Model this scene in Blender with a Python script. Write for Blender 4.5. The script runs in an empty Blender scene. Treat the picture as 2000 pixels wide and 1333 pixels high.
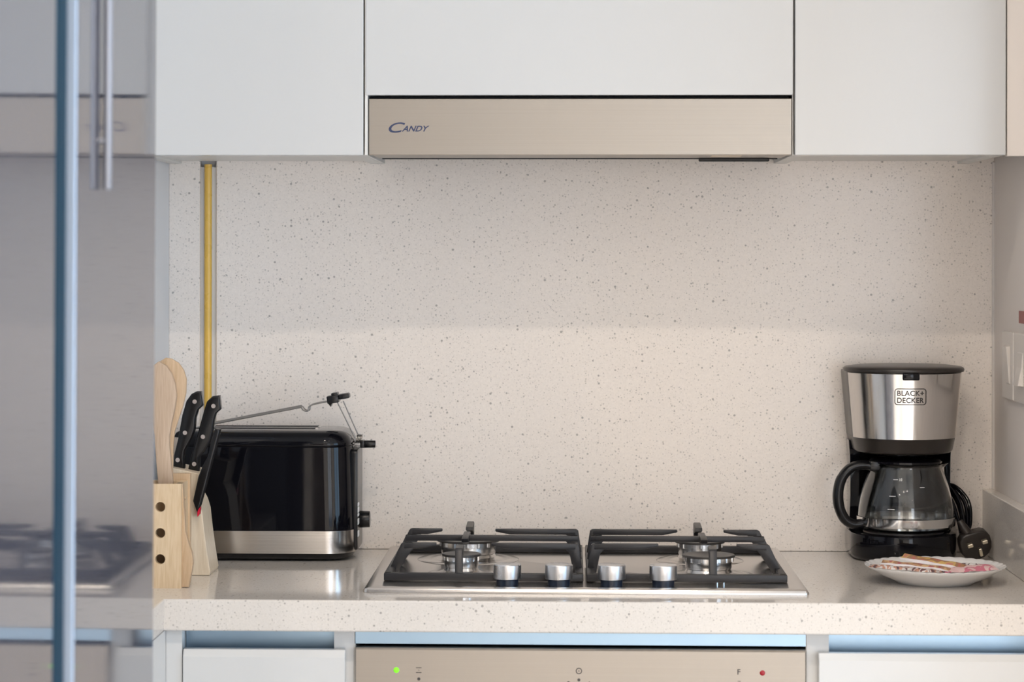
import bpy, bmesh, math, random
from mathutils import Matrix, Vector
random.seed(7)
PI = math.pi
SC = bpy.context.scene
COL = SC.collection

# ------------------------------------------------------------------ camera, world, lights, exposure
cam_d = bpy.data.cameras.new('camera')
cam_d.sensor_width = 36.0
cam_d.lens = 88.2
cam_d.shift_x = 0.0285
cam_d.shift_y = -0.08075
cam_d.clip_start = 0.05
cam_d.dof.use_dof = True
cam_d.dof.focus_distance = 3.62
cam_d.dof.aperture_fstop = 6.0
cam = bpy.data.objects.new('camera', cam_d)
COL.objects.link(cam)
cam.matrix_world = (Matrix.Translation((-0.02, -3.88, 1.349)) @ Matrix.Rotation(math.atan(172 / 4900), 4, 'Z')
                    @ Matrix.Rotation(PI / 2, 4, 'X') @ Matrix.Rotation(0.00125, 4, 'Z'))
SC.camera = cam

world = bpy.data.worlds.new('world')
SC.world = world
world.use_nodes = True
wb = world.node_tree.nodes['Background']
wb.inputs[0].default_value = (0.45, 0.68, 1.0, 1)
wb.inputs[1].default_value = 2.0


def area_light(name, loc, rot, sx, sy, power, color):
    l = bpy.data.lights.new(name, 'AREA')
    l.shape = 'RECTANGLE'; l.size = sx; l.size_y = sy; l.energy = power; l.color = color
    o = bpy.data.objects.new(name, l); COL.objects.link(o)
    o.location = loc; o.rotation_euler = rot
    return o


# daylight from the right side window; soft frontal fill from an added rear window
area_light('daylight_side_window', (3.24, -3.2, 1.28), (0, PI / 2, 0), 2.1, 2.4, 60, (0.52, 0.76, 1.0))
area_light('fill_rear_window', (2.05, -7.04, 1.45), (PI / 2, 0, 0), 1.9, 1.9, 45, (1.0, 0.98, 0.95))

SC.view_settings.view_transform = 'Standard'
SC.view_settings.look = 'None'
SC.view_settings.gamma = 1.0
SC.view_settings.use_curve_mapping = False
SC.view_settings.exposure = -0.33


# ------------------------------------------------------------------ materials
def newmat(name):
    m = bpy.data.materials.new(name); m.use_nodes = True
    return m, m.node_tree.nodes, m.node_tree.links, m.node_tree.nodes['Principled BSDF']


def plain(name, col, rough=0.5, metal=0.0, spec=0.5, coat=0.0, ior=1.5, noise=0.0, nscale=40.0):
    m, n, l, b = newmat(name)
    b.inputs['Base Color'].default_value = (*col, 1)
    b.inputs['Roughness'].default_value = rough
    b.inputs['Metallic'].default_value = metal
    b.inputs['Specular IOR Level'].default_value = spec
    b.inputs['Coat Weight'].default_value = coat
    b.inputs['Coat Roughness'].default_value = 0.03
    b.inputs['IOR'].default_value = ior
    g = n.new('ShaderNodeNewGeometry')
    t = n.new('ShaderNodeTexNoise'); t.inputs['Scale'].default_value = nscale; t.inputs['Detail'].default_value = 3
    l.new(g.outputs['Position'], t.inputs['Vector'])
    r = n.new('ShaderNodeMapRange')
    r.inputs['To Min'].default_value = max(0.0, rough - 0.03 - noise); r.inputs['To Max'].default_value = rough + 0.03 + noise
    l.new(t.outputs['Fac'], r.inputs['Value']); l.new(r.outputs['Result'], b.inputs['Roughness'])
    return m


def math_node(n, l, op, a, b=None, clamp=False):
    x = n.new('ShaderNodeMath'); x.operation = op; x.use_clamp = clamp
    for i, v in enumerate((a, b)):
        if v is None: continue
        if isinstance(v, (int, float)): x.inputs[i].default_value = v
        else: l.new(v, x.inputs[i])
    return x.outputs[0]


def quartz(name, base, rough, dark=0.55):
    m, n, l, b = newmat(name)
    g = n.new('ShaderNodeNewGeometry')
    col = None
    nz = n.new('ShaderNodeTexNoise'); nz.inputs['Scale'].default_value = 420; nz.inputs['Detail'].default_value = 2
    l.new(g.outputs['Position'], nz.inputs['Vector'])
    grain = n.new('ShaderNodeMixRGB'); grain.inputs[1].default_value = (*[c * 0.90 for c in base], 1); grain.inputs[2].default_value = (*[min(1, c * 1.08) for c in base], 1)
    l.new(nz.outputs['Fac'], grain.inputs[0]); col = grain.outputs[0]
    for sc, rad, keep, tone, amt in ((120, 0.26, 0.52, (0.16, 0.15, 0.14), 0.62), (220, 0.34, 0.42, (0.24, 0.22, 0.20), 0.48), (380, 0.42, 0.35, (0.36, 0.33, 0.30), 0.36), (300, 0.34, 0.5, (0.92, 0.90, 0.87), 0.20)):
        w = n.new('ShaderNodeTexVoronoi'); w.inputs['Scale'].default_value = sc
        mp = n.new('ShaderNodeMapping'); mp.inputs['Location'].default_value = (sc * .013, sc * .007, sc * .003)
        l.new(g.outputs['Position'], mp.inputs[0])
        # wobble the dots so that they are angular chips rather than discs
        l.new(mp.outputs[0], w.inputs['Vector'])
        sep = n.new('ShaderNodeSeparateColor'); l.new(w.outputs['Color'], sep.inputs[0])
        size = math_node(n, l, 'SUBTRACT', sep.outputs[0], keep)
        size = math_node(n, l, 'MULTIPLY', size, rad / (1 - keep))
        d = math_node(n, l, 'SUBTRACT', size, w.outputs['Distance'])
        msk = math_node(n, l, 'MULTIPLY', d, 14.0, True)
        msk = math_node(n, l, 'MULTIPLY', msk, amt)
        mx = n.new('ShaderNodeMixRGB'); l.new(msk, mx.inputs[0]); l.new(col, mx.inputs[1]); mx.inputs[2].default_value = (*tone, 1)
        col = mx.outputs[0]
    l.new(col, b.inputs['Base Color'])
    b.inputs['Roughness'].default_value = rough
    return m


def brushed(name, col, rough, stretch, aniso=0.4, bump=0.02):
    m, n, l, b = newmat(name)
    g = n.new('ShaderNodeNewGeometry')
    mp = n.new('ShaderNodeMapping'); mp.inputs['Scale'].default_value = stretch
    l.new(g.outputs['Position'], mp.inputs[0])
    t = n.new('ShaderNodeTexNoise'); t.inputs['Scale'].default_value = 1.0; t.inputs['Detail'].default_value = 4
    l.new(mp.outputs[0], t.inputs['Vector'])
    r = n.new('ShaderNodeMapRange'); r.inputs['To Min'].default_value = rough - 0.05; r.inputs['To Max'].default_value = rough + 0.07
    l.new(t.outputs['Fac'], r.inputs['Value']); l.new(r.outputs[0], b.inputs['Roughness'])
    mx = n.new('ShaderNodeMixRGB'); l.new(t.outputs['Fac'], mx.inputs[0])
    mx.inputs[1].default_value = (*[c * .93 for c in col], 1); mx.inputs[2].default_value = (*[min(1, c * 1.06) for c in col], 1)
    l.new(mx.outputs[0], b.inputs['Base Color'])
    bp = n.new('ShaderNodeBump'); bp.inputs['Strength'].default_value = bump; bp.inputs['Distance'].default_value = 0.001
    l.new(t.outputs['Fac'], bp.inputs['Height']); l.new(bp.outputs[0], b.inputs['Normal'])
    b.inputs['Metallic'].default_value = 1
    b.inputs['Anisotropic'].default_value = aniso
    return m


def wood(name, c1, c2, scale=(30, 30, 4), rough=0.5):
    m, n, l, b = newmat(name)
    g = n.new('ShaderNodeNewGeometry')
    mp = n.new('ShaderNodeMapping'); mp.inputs['Scale'].default_value = scale
    l.new(g.outputs['Position'], mp.inputs[0])
    t = n.new('ShaderNodeTexNoise'); t.inputs['Scale'].default_value = 6; t.inputs['Detail'].default_value = 5; t.inputs['Distortion'].default_value = 0.6
    l.new(mp.outputs[0], t.inputs['Vector'])
    cr = n.new('ShaderNodeValToRGB'); cr.color_ramp.elements[0].position = .3; cr.color_ramp.elements[1].position = .72
    cr.color_ramp.elements[0].color = (*c1, 1); cr.color_ramp.elements[1].color = (*c2, 1)
    l.new(t.outputs['Fac'], cr.inputs[0]); l.new(cr.outputs[0], b.inputs['Base Color'])
    b.inputs['Roughness'].default_value = rough
    return m


def glassmat(name, tint=(1, 1, 1), ior=1.47):
    m, n, l, b = newmat(name)
    b.inputs['Base Color'].default_value = (*tint, 1)
    b.inputs['Roughness'].default_value = 0.0
    b.inputs['Transmission Weight'].default_value = 1.0
    b.inputs['IOR'].default_value = ior
    return m


def emit(name, col, s):
    m, n, l, b = newmat(name)
    b.inputs['Base Color'].default_value = (*col, 1)
    b.inputs['Emission Color'].default_value = (*col, 1); b.inputs['Emission Strength'].default_value = s
    return m


def sachet_mat(name, cols, sx, rough=0.3, border=None):
    """printed foil: soft colour blocks along the packet"""
    m, n, l, b = newmat(name)
    tc = n.new('ShaderNodeTexCoord')
    mp = n.new('ShaderNodeMapping'); mp.inputs['Scale'].default_value = (sx, sx * .6, 1)
    l.new(tc.outputs['Object'], mp.inputs[0])
    t = n.new('ShaderNodeTexNoise'); t.inputs['Scale'].default_value = 1; t.inputs['Detail'].default_value = 1.5
    l.new(mp.outputs[0], t.inputs['Vector'])
    cr = n.new('ShaderNodeValToRGB'); cr.color_ramp.interpolation = 'CONSTANT'
    e = cr.color_ramp.elements
    while len(e) < len(cols): e.new(0.5)
    for i, c in enumerate(cols):
        e[i].position = 0.30 + 0.42 * i / len(cols) if i else 0.0
        e[i].color = (*c, 1)
    l.new(t.outputs['Fac'], cr.inputs[0]); out = cr.outputs[0]
    if border:
        sp = n.new('ShaderNodeSeparateXYZ'); l.new(tc.outputs['Object'], sp.inputs[0])
        msk = math_node(n, l, 'LESS_THAN', sp.outputs['Y'], -border)
        mx = n.new('ShaderNodeMixRGB'); l.new(msk, mx.inputs[0]); l.new(out, mx.inputs[1]); mx.inputs[2].default_value = (0.80, 0.76, 0.78, 1)
        out = mx.outputs[0]
    l.new(out, b.inputs['Base Color'])
    b.inputs['Roughness'].default_value = rough
    return m


M = {}
M['splash'] = quartz('speckled_quartz_splash', (0.90, 0.835, 0.775), 0.22)
M['worktop'] = quartz('speckled_quartz_worktop', (0.715, 0.67, 0.62), 0.08)
M['white'] = plain('white_gloss_lacquer', (0.645, 0.650, 0.645), 0.16)
M['white_in'] = plain('white_melamine', (0.74, 0.73, 0.70), 0.45)
M['wall'] = plain('painted_wall', (0.84, 0.78, 0.73), 0.6, nscale=120)
M['wall_white'] = plain('white_painted_wall', (0.80, 0.81, 0.83), 0.5)
M['room_wall'] = plain('room_wall_paint', (0.78, 0.755, 0.72), 0.8)
M['niche_end'] = plain('taupe_painted_wall', (0.36, 0.33, 0.30), 0.8)
M['reflection_dark'] = plain('dark_reflection_door', (0.10, 0.085, 0.075), 0.6)  # finish of the added rear door, meant only for dark reflections
M['ceiling'] = plain('ceiling_paint', (0.80, 0.79, 0.77), 0.85)
M['silicone'] = plain('silicone_bead', (0.74, 0.70, 0.66), 0.35)
M['steel'] = brushed('brushed_steel_horizontal', (0.37, 0.335, 0.295), 0.34, (3, 900, 900))
M['hob_steel'] = brushed('satin_steel_hob', (0.60, 0.575, 0.55), 0.20, (6, 500, 500), 0.3, 0.01)
M['band_steel'] = brushed('brushed_steel_band', (0.66, 0.63, 0.60), 0.17, (4, 4, 900), 0.5, 0.01)
M['chrome'] = plain('polished_aluminium', (0.80, 0.79, 0.78), 0.10, 1.0)
M['flame_ring'] = plain('satin_aluminium_burner', (0.86, 0.85, 0.84), 0.22, 1.0)
M['wire'] = plain('dull_steel_wire', (0.30, 0.29, 0.28), 0.3, 1.0)
M['knob_metal'] = brushed('satin_aluminium_knob', (0.72, 0.72, 0.73), 0.28, (60, 60, 20), 0.2, 0.0)
M['channel'] = plain('aluminium_channel_blue_light', (0.36, 0.50, 0.64), 0.34, 1.0)  # bluish daylight in the recess put into the metal's base colour
M['iron'] = plain('black_cast_iron', (0.017, 0.016, 0.018), 0.40, noise=.06, nscale=300)
M['enamel'] = plain('black_enamel', (0.035, 0.032, 0.030), 0.35)
M['black_gloss'] = plain('black_gloss_plastic', (0.004, 0.004, 0.006), 0.05, spec=0.28)
M['black_satin'] = plain('black_satin_plastic', (0.008, 0.008, 0.009), 0.25, spec=0.35)
M['grey_plastic'] = plain('dark_brown_grey_plastic', (0.026, 0.021, 0.018), 0.30)
M['dark'] = plain('dark_cavity', (0.012, 0.012, 0.014), 0.7)
M['navy'] = plain('dark_blue_black_plastic', (0.010, 0.017, 0.035), 0.3)
M['logo'] = plain('dark_blue_print', (0.03, 0.045, 0.11), 0.35)
M['ink'] = plain('dark_print', (0.04, 0.035, 0.035), 0.4)
M['white_print'] = plain('white_print', (0.85, 0.85, 0.85), 0.4)
M['yellow'] = plain('yellow_gas_pipe_coating', (0.80, 0.50, 0.09), 0.28)
M['fridge'] = plain('grey_mirror_glass', (0.085, 0.09, 0.118), 0.055, ior=1.75)
M['fridge_side'] = plain('grey_fridge_body', (0.30, 0.31, 0.33), 0.35)
M['fridge_trim'] = plain('teal_glass_edge', (0.006, 0.040, 0.075), 0.6, spec=0.1)
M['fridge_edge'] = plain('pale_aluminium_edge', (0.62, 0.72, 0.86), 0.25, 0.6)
M['handle'] = plain('satin_grey_handle', (0.34, 0.35, 0.39), 0.32, 0.5)
M['pine'] = wood('pale_pine', (0.62, 0.45, 0.27), (0.74, 0.58, 0.39), (60, 60, 5))
M['pine_tan'] = wood('tan_pine', (0.50, 0.34, 0.20), (0.62, 0.45, 0.29), (60, 60, 6))
M['pine_light'] = wood('light_beech', (0.68, 0.56, 0.41), (0.78, 0.67, 0.52), (50, 50, 6))
M['beech'] = wood('warm_beech', (0.47, 0.335, 0.23), (0.58, 0.44, 0.32), (70, 70, 5))
M['porcelain'] = plain('white_porcelain', (0.83, 0.82, 0.81), 0.12)
M['glass'] = glassmat('clear_glass', (0.985, 0.995, 0.99))
M['green_led'] = emit('green_led', (0.22, 0.85, 0.02), 0.6)
M['red_lamp'] = plain('red_lamp_lens', (0.35, 0.008, 0.02), 0.2)
M['red'] = plain('red_plastic', (0.65, 0.01, 0.04), 0.3)
M['sticker'] = plain('brick_red_sticker', (0.36, 0.12, 0.11), 0.5)
M['switch'] = plain('ivory_switch_plastic', (0.74, 0.69, 0.64), 0.3)
M['floor'] = plain('pale_polished_tile', (0.62, 0.62, 0.63), 0.14)
M['brass'] = plain('tinned_brass_pin', (0.78, 0.70, 0.55), 0.3, 1.0)
M['rivet'] = plain('steel_rivet', (0.62, 0.56, 0.53), 0.35, 0.8)
M['oven_glass'] = plain('black_oven_glass', (0.01, 0.01, 0.012), 0.05)
M['lamp_glow'] = emit('warm_downlight_lens', (1.0, 0.80, 0.58), 40.0)
M['curtain'] = plain('white_curtain', (0.8, 0.82, 0.84), 0.8)
M['sachet_coffee'] = sachet_mat('coffee_stick_print', [(0.40, 0.10, 0.10), (0.42, 0.22, 0.12), (0.66, 0.42, 0.22), (0.45, 0.14, 0.12)], 70, .3, .0055)
M['sachet_gold'] = sachet_mat('gold_stick_print', [(0.46, 0.14, 0.11), (0.36, 0.18, 0.09), (0.64, 0.42, 0.14), (0.60, 0.24, 0.16)], 60, .3, .0065)
M['sachet_foil'] = sachet_mat('brown_foil_print', [(0.10, 0.05, 0.06), (0.50, 0.26, 0.18), (0.66, 0.62, 0.60), (0.16, 0.07, 0.07)], 130)
M['sachet_pink'] = sachet_mat('pink_sugar_print', [(0.76, 0.50, 0.50), (0.78, 0.56, 0.55), (0.62, 0.18, 0.25), (0.78, 0.54, 0.53)], 60, .5)
M['sachet_white'] = sachet_mat('white_sachet_print', [(0.78, 0.75, 0.74), (0.78, 0.75, 0.74), (0.16, 0.10, 0.12), (0.78, 0.75, 0.74)], 90, .5)


# ------------------------------------------------------------------ mesh helpers
def B(): return bmesh.new()


def merge(bm, src):
    me = bpy.data.meshes.new('tmp'); src.to_mesh(me); src.free(); bm.from_mesh(me); bpy.data.meshes.remove(me)


def bevel_all(bm, w, seg=2, ang=0.5):
    ed = [e for e in bm.edges if len(e.link_faces) == 2 and e.calc_face_angle(0) > ang]
    bmesh.ops.bevel(bm, geom=ed, offset=w, segments=seg, affect='EDGES', profile=0.5, clamp_overlap=True)


def box(bm, x0, y0, z0, x1, y1, z1, bev=0.0, seg=2):
    t = B()
    bmesh.ops.create_cube(t, size=1)
    for v in t.verts:
        v.co = Vector(((x0 + x1) / 2 + v.co.x * (x1 - x0), (y0 + y1) / 2 + v.co.y * (y1 - y0), (z0 + z1) / 2 + v.co.z * (z1 - z0)))
    if bev: bevel_all(t, bev, seg)
    merge(bm, t); return bm


def prism(bm, pts, axis, a0, a1, bev=0.0, seg=2, mat=None):
    t = B()
    def P(p, a):
        return {'x': (a, p[0], p[1]), 'y': (p[0], a, p[1]), 'z': (p[0], p[1], a)}[axis]
    v0 = [t.verts.new(P(p, a0)) for p in pts]; v1 = [t.verts.new(P(p, a1)) for p in pts]
    t.faces.new(v0); t.faces.new(v1[::-1])
    for i in range(len(pts)):
        j = (i + 1) % len(pts); t.faces.new((v0[i], v1[i], v1[j], v0[j]))
    bmesh.ops.recalc_face_normals(t, faces=t.faces)
    if bev:
        ed = [e for e in t.edges if any(len(f.verts) == len(pts) and len(pts) > 4 or f in t.faces[:2] for f in e.link_faces)]
        t.faces.ensure_lookup_table()
        caps = {t.faces[0], t.faces[1]}
        ed = [e for e in t.edges if caps & set(e.link_faces)]
        bmesh.ops.bevel(t, geom=ed, offset=bev, segments=seg, affect='EDGES', profile=0.5, clamp_overlap=True)
    if mat is not None: bmesh.ops.transform(t, matrix=mat, verts=t.verts)
    merge(bm, t); return bm


def loft(bm, rings, cap0=True, cap1=True, closed=False):
    vs = [[bm.verts.new(p) for p in r] for r in rings]
    n = len(rings[0]); fs = []
    seq = list(range(len(vs) - 1)) + ([len(vs) - 1] if closed else [])
    for i in seq:
        a, b = vs[i], vs[(i + 1) % len(vs)]
        for k in range(n):
            j = (k + 1) % n; fs.append(bm.faces.new((a[k], a[j], b[j], b[k])))
    if cap0 and not closed: fs.append(bm.faces.new(vs[0][::-1]))
    if cap1 and not closed: fs.append(bm.faces.new(vs[-1]))
    bmesh.ops.recalc_face_normals(bm, faces=fs)
    return bm


def lathe(bm, prof, cx, cy, n=48, sy=1.0, cap0=True, cap1=True, closed=False, wob=None):
    rings = []
    for r, z in prof:
        ring = []
        for k in range(n):
            a = 2 * PI * k / n
            rr = r * (wob(a) if wob else 1)
            ring.append((cx + rr * math.cos(a), cy + rr * sy * math.sin(a), z))
        rings.append(ring)
    return loft(bm, rings, cap0, cap1, closed)


def cyl(bm, p0, p1, r, n=20, r1=None, bev=0.0):
    p0, p1 = Vector(p0), Vector(p1)
    t = B(); d = p1 - p0
    bmesh.ops.create_cone(t, cap_ends=True, segments=n, radius1=r, radius2=r if r1 is None else r1, depth=d.length)
    if bev:
        ed = [e for e in t.edges if any(len(f.verts) > 4 for f in e.link_faces)]
        bmesh.ops.bevel(t, geom=ed, offset=bev, segments=2, affect='EDGES', profile=0.5)
    q = Vector((0, 0, 1)).rotation_difference(d.normalized()).to_matrix().to_4x4()
    bmesh.ops.transform(t, matrix=Matrix.Translation((p0 + p1) / 2) @ q, verts=t.verts)
    merge(bm, t); return bm


def smooth_path(pts, sub=6):
    P = [Vector(p) for p in pts]; out = []
    for i in range(len(P) - 1):
        p0 = P[max(i - 1, 0)]; p1 = P[i]; p2 = P[i + 1]; p3 = P[min(i + 2, len(P) - 1)]
        for k in range(sub):
            t = k / sub
            out.append(0.5 * ((2 * p1) + (p2 - p0) * t + (2 * p0 - 5 * p1 + 4 * p2 - p3) * t * t + (3 * p1 - p0 - 3 * p2 + p3) * t ** 3))
    out.append(P[-1]); return out


def tube(bm, pts, r, n=10, sub=0, ry=None):
    P = smooth_path(pts, sub) if sub else [Vector(p) for p in pts]
    rings = []; up = None
    for i, p in enumerate(P):
        d = (P[min(i + 1, len(P) - 1)] - P[max(i - 1, 0)]).normalized()
        if up is None:
            up = Vector((0, 1, 0)) if abs(d.y) < .9 else Vector((0, 0, 1))
        s = d.cross(up).normalized(); up = s.cross(d).normalized()
        rr = r[i * (len(r) - 1) // max(1, len(P) - 1)] if isinstance(r, (list, tuple)) else r
        rings.append([p + s * math.cos(2 * PI * k / n) * rr + up * math.sin(2 * PI * k / n) * (ry or rr) for k in range(n)])
    return loft(bm, rings)


def rrect(x0, y0, x1, y1, r, n=8):
    out = []
    rs = r if isinstance(r, (list, tuple)) else (r, r, r, r)
    for (cx, cy, a0), q in zip(((x1 - rs[0], y1 - rs[0], 0), (x0 + rs[1], y1 - rs[1], PI / 2), (x0 + rs[2], y0 + rs[2], PI), (x1 - rs[3], y0 + rs[3], 1.5 * PI)), rs):
        for k in range(n + 1):
            a = a0 + PI / 2 * k / n; out.append((cx + q * math.cos(a), cy + q * math.sin(a)))
    return out


def obj(name, bm, mat, root=None, smooth=None, local=False):
    """link a bmesh as ONE mesh object; vertices are given in world space unless local"""
    if root is not None and not local:
        bmesh.ops.transform(bm, matrix=Matrix.Translation(-WORLD[root.name]), verts=bm.verts)
    me = bpy.data.meshes.new(name)
    bm.normal_update()
    bm.to_mesh(me); bm.free()
    me.materials.append(M[mat] if isinstance(mat, str) else mat)
    if smooth:
        for p in me.polygons: p.use_smooth = True
        try: me.set_sharp_from_angle(angle=math.radians(smooth))
        except Exception: pass
    o = bpy.data.objects.new(name, me); COL.objects.link(o)
    if root is not None: o.parent = root
    WORLD[o.name] = WORLD[root.name].copy() if root is not None else Vector((0, 0, 0))
    return o


WORLD = {}


def tag(o, label=None, cat=None, group=None, kind=None):
    if label: o['label'] = label
    if cat: o['category'] = cat
    if group: o['group'] = group
    if kind: o['kind'] = kind
    return o


def thing(name, label, cat, loc, group=None):
    o = bpy.data.objects.new(name, None); COL.objects.link(o); o.location = loc
    o.empty_display_size = 0.05
    WORLD[o.name] = Vector(loc)
    return tag(o, label, cat, group)


def struct(name, bm, mat, label=None, smooth=None):
    o = obj(name, bm, mat, None, smooth)
    o['kind'] = 'structure'
    if label: o['label'] = label
    return o


def text_bm(s, size, shear=0.0, bold=0.0, xs=1.0, space=1.0):
    cu = bpy.data.curves.new('lettering', 'FONT'); cu.body = s; cu.size = size; cu.shear = shear; cu.offset = bold
    cu.space_character = space; cu.resolution_u = 6
    o = bpy.data.objects.new('lettering_tmp', cu); COL.objects.link(o)
    dg = bpy.context.evaluated_depsgraph_get(); dg.update()
    me = bpy.data.meshes.new_from_object(o.evaluated_get(dg))
    bm = B(); bm.from_mesh(me)
    bpy.data.objects.remove(o); bpy.data.curves.remove(cu); bpy.data.meshes.remove(me)
    for v in bm.verts: v.co.x *= xs
    return bm


def text_span(bm): xs = [v.co.x for v in bm.verts]; return min(xs), max(xs)


# ------------------------------------------------------------------ room shell
XL, XR = -0.6415, 0.6275           # side walls of the cooking niche
SPL = -0.0178                      # face of the splashback slabs
WT = 0.900                         # worktop height
WF = -0.598                        # worktop front

struct('wall_back', box(B(), -1.4, 0, 0, 1.0, 0.12, 2.6), 'wall_white')
struct('wall_left', box(B(), XL - 0.12, -1.195, 0, XL, 0.0, 2.6), 'wall_white')
struct('wall_right', box(B(), XR, -0.78, 0, XR + 0.10, 0.0, 2.6), 'wall')
struct('wall_niche_end', box(B(), XR + 0.10, -0.78, 0, 3.3, -0.68, 2.6), 'niche_end')
struct('wall_side_left', box(B(), -1.37, -7.1, 0, -1.25, -1.195, 2.6), 'room_wall')
struct('floor', box(B(), -1.4, -7.1, -0.1, 3.3, 0.1, 0.0), 'floor')
struct('ceiling', box(B(), -1.4, -7.1, 2.6, 3.4, 0.1, 2.7), 'ceiling')


def window_wall_x(name, x0, x1, ya, yb, za, zb, y0, y1):
    bm = B()
    box(bm, x0, y0, 0, x1, ya, 2.6); box(bm, x0, yb, 0, x1, y1, 2.6)
    box(bm, x0, ya, 0, x1, yb, za); box(bm, x0, ya, zb, x1, yb, 2.6)
    return struct(name, bm, 'room_wall')


def window_wall_y(name, y0, y1, xa, xb, za, zb, x0, x1):
    bm = B()
    box(bm, x0, y0, 0, xa, y1, 2.6); box(bm, xb, y0, 0, x1, y1, 2.6)
    box(bm, xa, y0, 0, xb, y1, za); box(bm, xa, y0, zb, xb, y1, 2.6)
    return struct(name, bm, 'room_wall')


window_wall_x('wall_side_right', 3.2, 3.3, -4.5, -1.9, 0.1, 2.4, -7.1, -0.78)
window_wall_y('wall_rear', -7.1, -7.0, 1.1, 3.0, 0.45, 2.45, -1.37, 3.3)
d1 = struct('added_dark_door', box(B(), -1.22, -7.0, 0.0, -0.40, -6.95, 2.1, .003), 'reflection_dark')  # invented door, keeps the toaster's reflection dark
bm = B(); cyl(bm, (-0.48, -6.95, 1.0), (-0.48, -6.90, 1.0), .01, 12); cyl(bm, (-0.49, -6.905, 1.0), (-0.60, -6.905, 1.0), .009, 12); obj('added_door_handle', bm, 'chrome', d1, 40)
w1 = struct('window_1', box(B(), 3.19, -3.24, 0.1, 3.23, -3.16, 2.4), 'white_in')
for y in (-4.5, -1.96):
    obj('window_frame', box(B(), 3.19, y, 0.1, 3.23, y + .06, 2.4), 'white_in', w1)
w2 = struct('added_window_2', box(B(), 2.01, -7.0, 0.45, 2.09, -6.96, 2.45), 'white_in')  # window added behind the camera for soft frontal light
for x in (1.1, 2.94):
    obj('window_frame', box(B(), x, -7.0, 0.45, x + .06, -6.96, 2.45), 'white_in', w2)


def curtain(x0, x1, y, z0, z1, axis):
    bm = B(); n = 40; prev = None
    for i in range(n + 1):
        t = x0 + (x1 - x0) * i / n; off = 0.03 * math.sin(i * 1.3)
        a, b = ((t, y + off, z0), (t, y + off, z1)) if axis == 'x' else ((y + off, t, z0), (y + off, t, z1))
        a, b = bm.verts.new(a), bm.verts.new(b)
        if prev: bm.faces.new((prev[0], a, b, prev[1]))
        prev = (a, b)
    bmesh.ops.solidify(bm, geom=bm.faces[:], thickness=0.004)
    return bm


tag(obj('curtain', curtain(-2.3, -1.75, 3.12, 0.05, 2.5, 'y'), 'curtain', smooth=60), 'white pleated curtain drawn to the side of the tall window', 'curtain')

# ceiling downlights: ring, lens and the lamp's own light
for i, (x, y, watt) in enumerate(((-0.24, -1.74, 8.5), (0.28, -1.74, 5.5), (-0.24, -3.1, 10.0), (0.28, -3.1, 10.0), (1.7, -1.9, 3.0), (-0.95, -3.3, 40), (-0.5, -5.6, 50), (0.4, -5.6, 50), (1.3, -5.6, 50), (2.2, -5.6, 50))):  # left-front lamp added, rear row extended as fill light
    t = thing('ceiling_downlight', 'small round warm downlight in the white ceiling, one of a set partly added as fill', 'downlight', (x, y, 2.6), 'recessed ceiling downlights')
    bm = B()
    lathe(bm, [(0.036, 2.598), (0.050, 2.598), (0.052, 2.592), (0.048, 2.588), (0.036, 2.590)], x, y, 32, closed=True)
    obj('ring', bm, 'white_in', t, 40)
    bm = B(); lathe(bm, [(0.035, 2.597), (0.035, 2.593)], x, y, 24); obj('lens', bm, 'lamp_glow', t)
    l = bpy.data.lights.new('downlight_lamp', 'AREA'); l.shape = 'DISK'; l.size = 0.07; l.energy = watt; l.color = (1.0, 0.875, 0.745); l.spread = math.radians(140)
    lo = bpy.data.objects.new('downlight_lamp', l); COL.objects.link(lo); lo.parent = t; lo.location = (0, 0, -0.014)

# ------------------------------------------------------------------ splashback, worktop, upstand, pipe
PX = -0.5805
sp = obj('splashback', box(B(), PX + 0.0125, SPL, WT, XR, -0.001, 1.515, 0.0008, 1), 'splash')
tag(sp, 'large speckled quartz splashback slab behind the gas hob', 'splashback')
sp2 = obj('splashback', box(B(), XL, SPL, WT, PX - 0.0125, -0.001, 1.515, 0.0008, 1), 'splash')
tag(sp2, 'narrow speckled quartz splashback strip left of the yellow pipe', 'splashback')
bm = B(); cyl(bm, (XR - 0.0012, SPL - 0.0012, WT + .097), (XR - 0.0012, SPL - 0.0012, 1.497), 0.0028, 8)
struct('trim_1', bm, 'silicone', 'thin silicone bead in the corner of splashback and right wall')

bm = B()
outline = [(XL, SPL), (XR, SPL), (XR, WF), (-0.5535, WF), (-0.5535, -1.19), (XL, -1.19)]
prism(bm, outline[::-1], 'z', WT - 0.0415, WT, 0.0022, 2)
wt = obj('worktop', bm, 'worktop')
tag(wt, 'polished pale speckled quartz worktop under the hob', 'worktop')
bm = B(); box(bm, 0.6095, -0.60, WT, XR, SPL, 0.9975, 0.0012, 1)
tag(obj('upstand', bm, 'worktop'), 'low quartz upstand along the right wall behind the plug', 'upstand')
bm = B(); box(bm, PX - .0124, -0.0125, WT, PX + .0124, -0.001, 1.49); struct('trim_8', bm, 'wall_white', 'white filler strip added to lighten the gap behind the yellow pipe')  # filler set forward so the shaded gap beside the pipe reads lighter
bm = B(); tube(bm, [(PX, -0.0187, WT), (PX, -0.0187, 1.494)], 0.0059, 20)
tag(obj('gas_pipe', bm, 'yellow', smooth=40), 'thin vertical yellow gas pipe running up the splashback', 'pipe')

# ------------------------------------------------------------------ wall cabinets and hood
UB, UF = 1.4948, -0.350            # underside and door front of the wall cabinets


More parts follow.
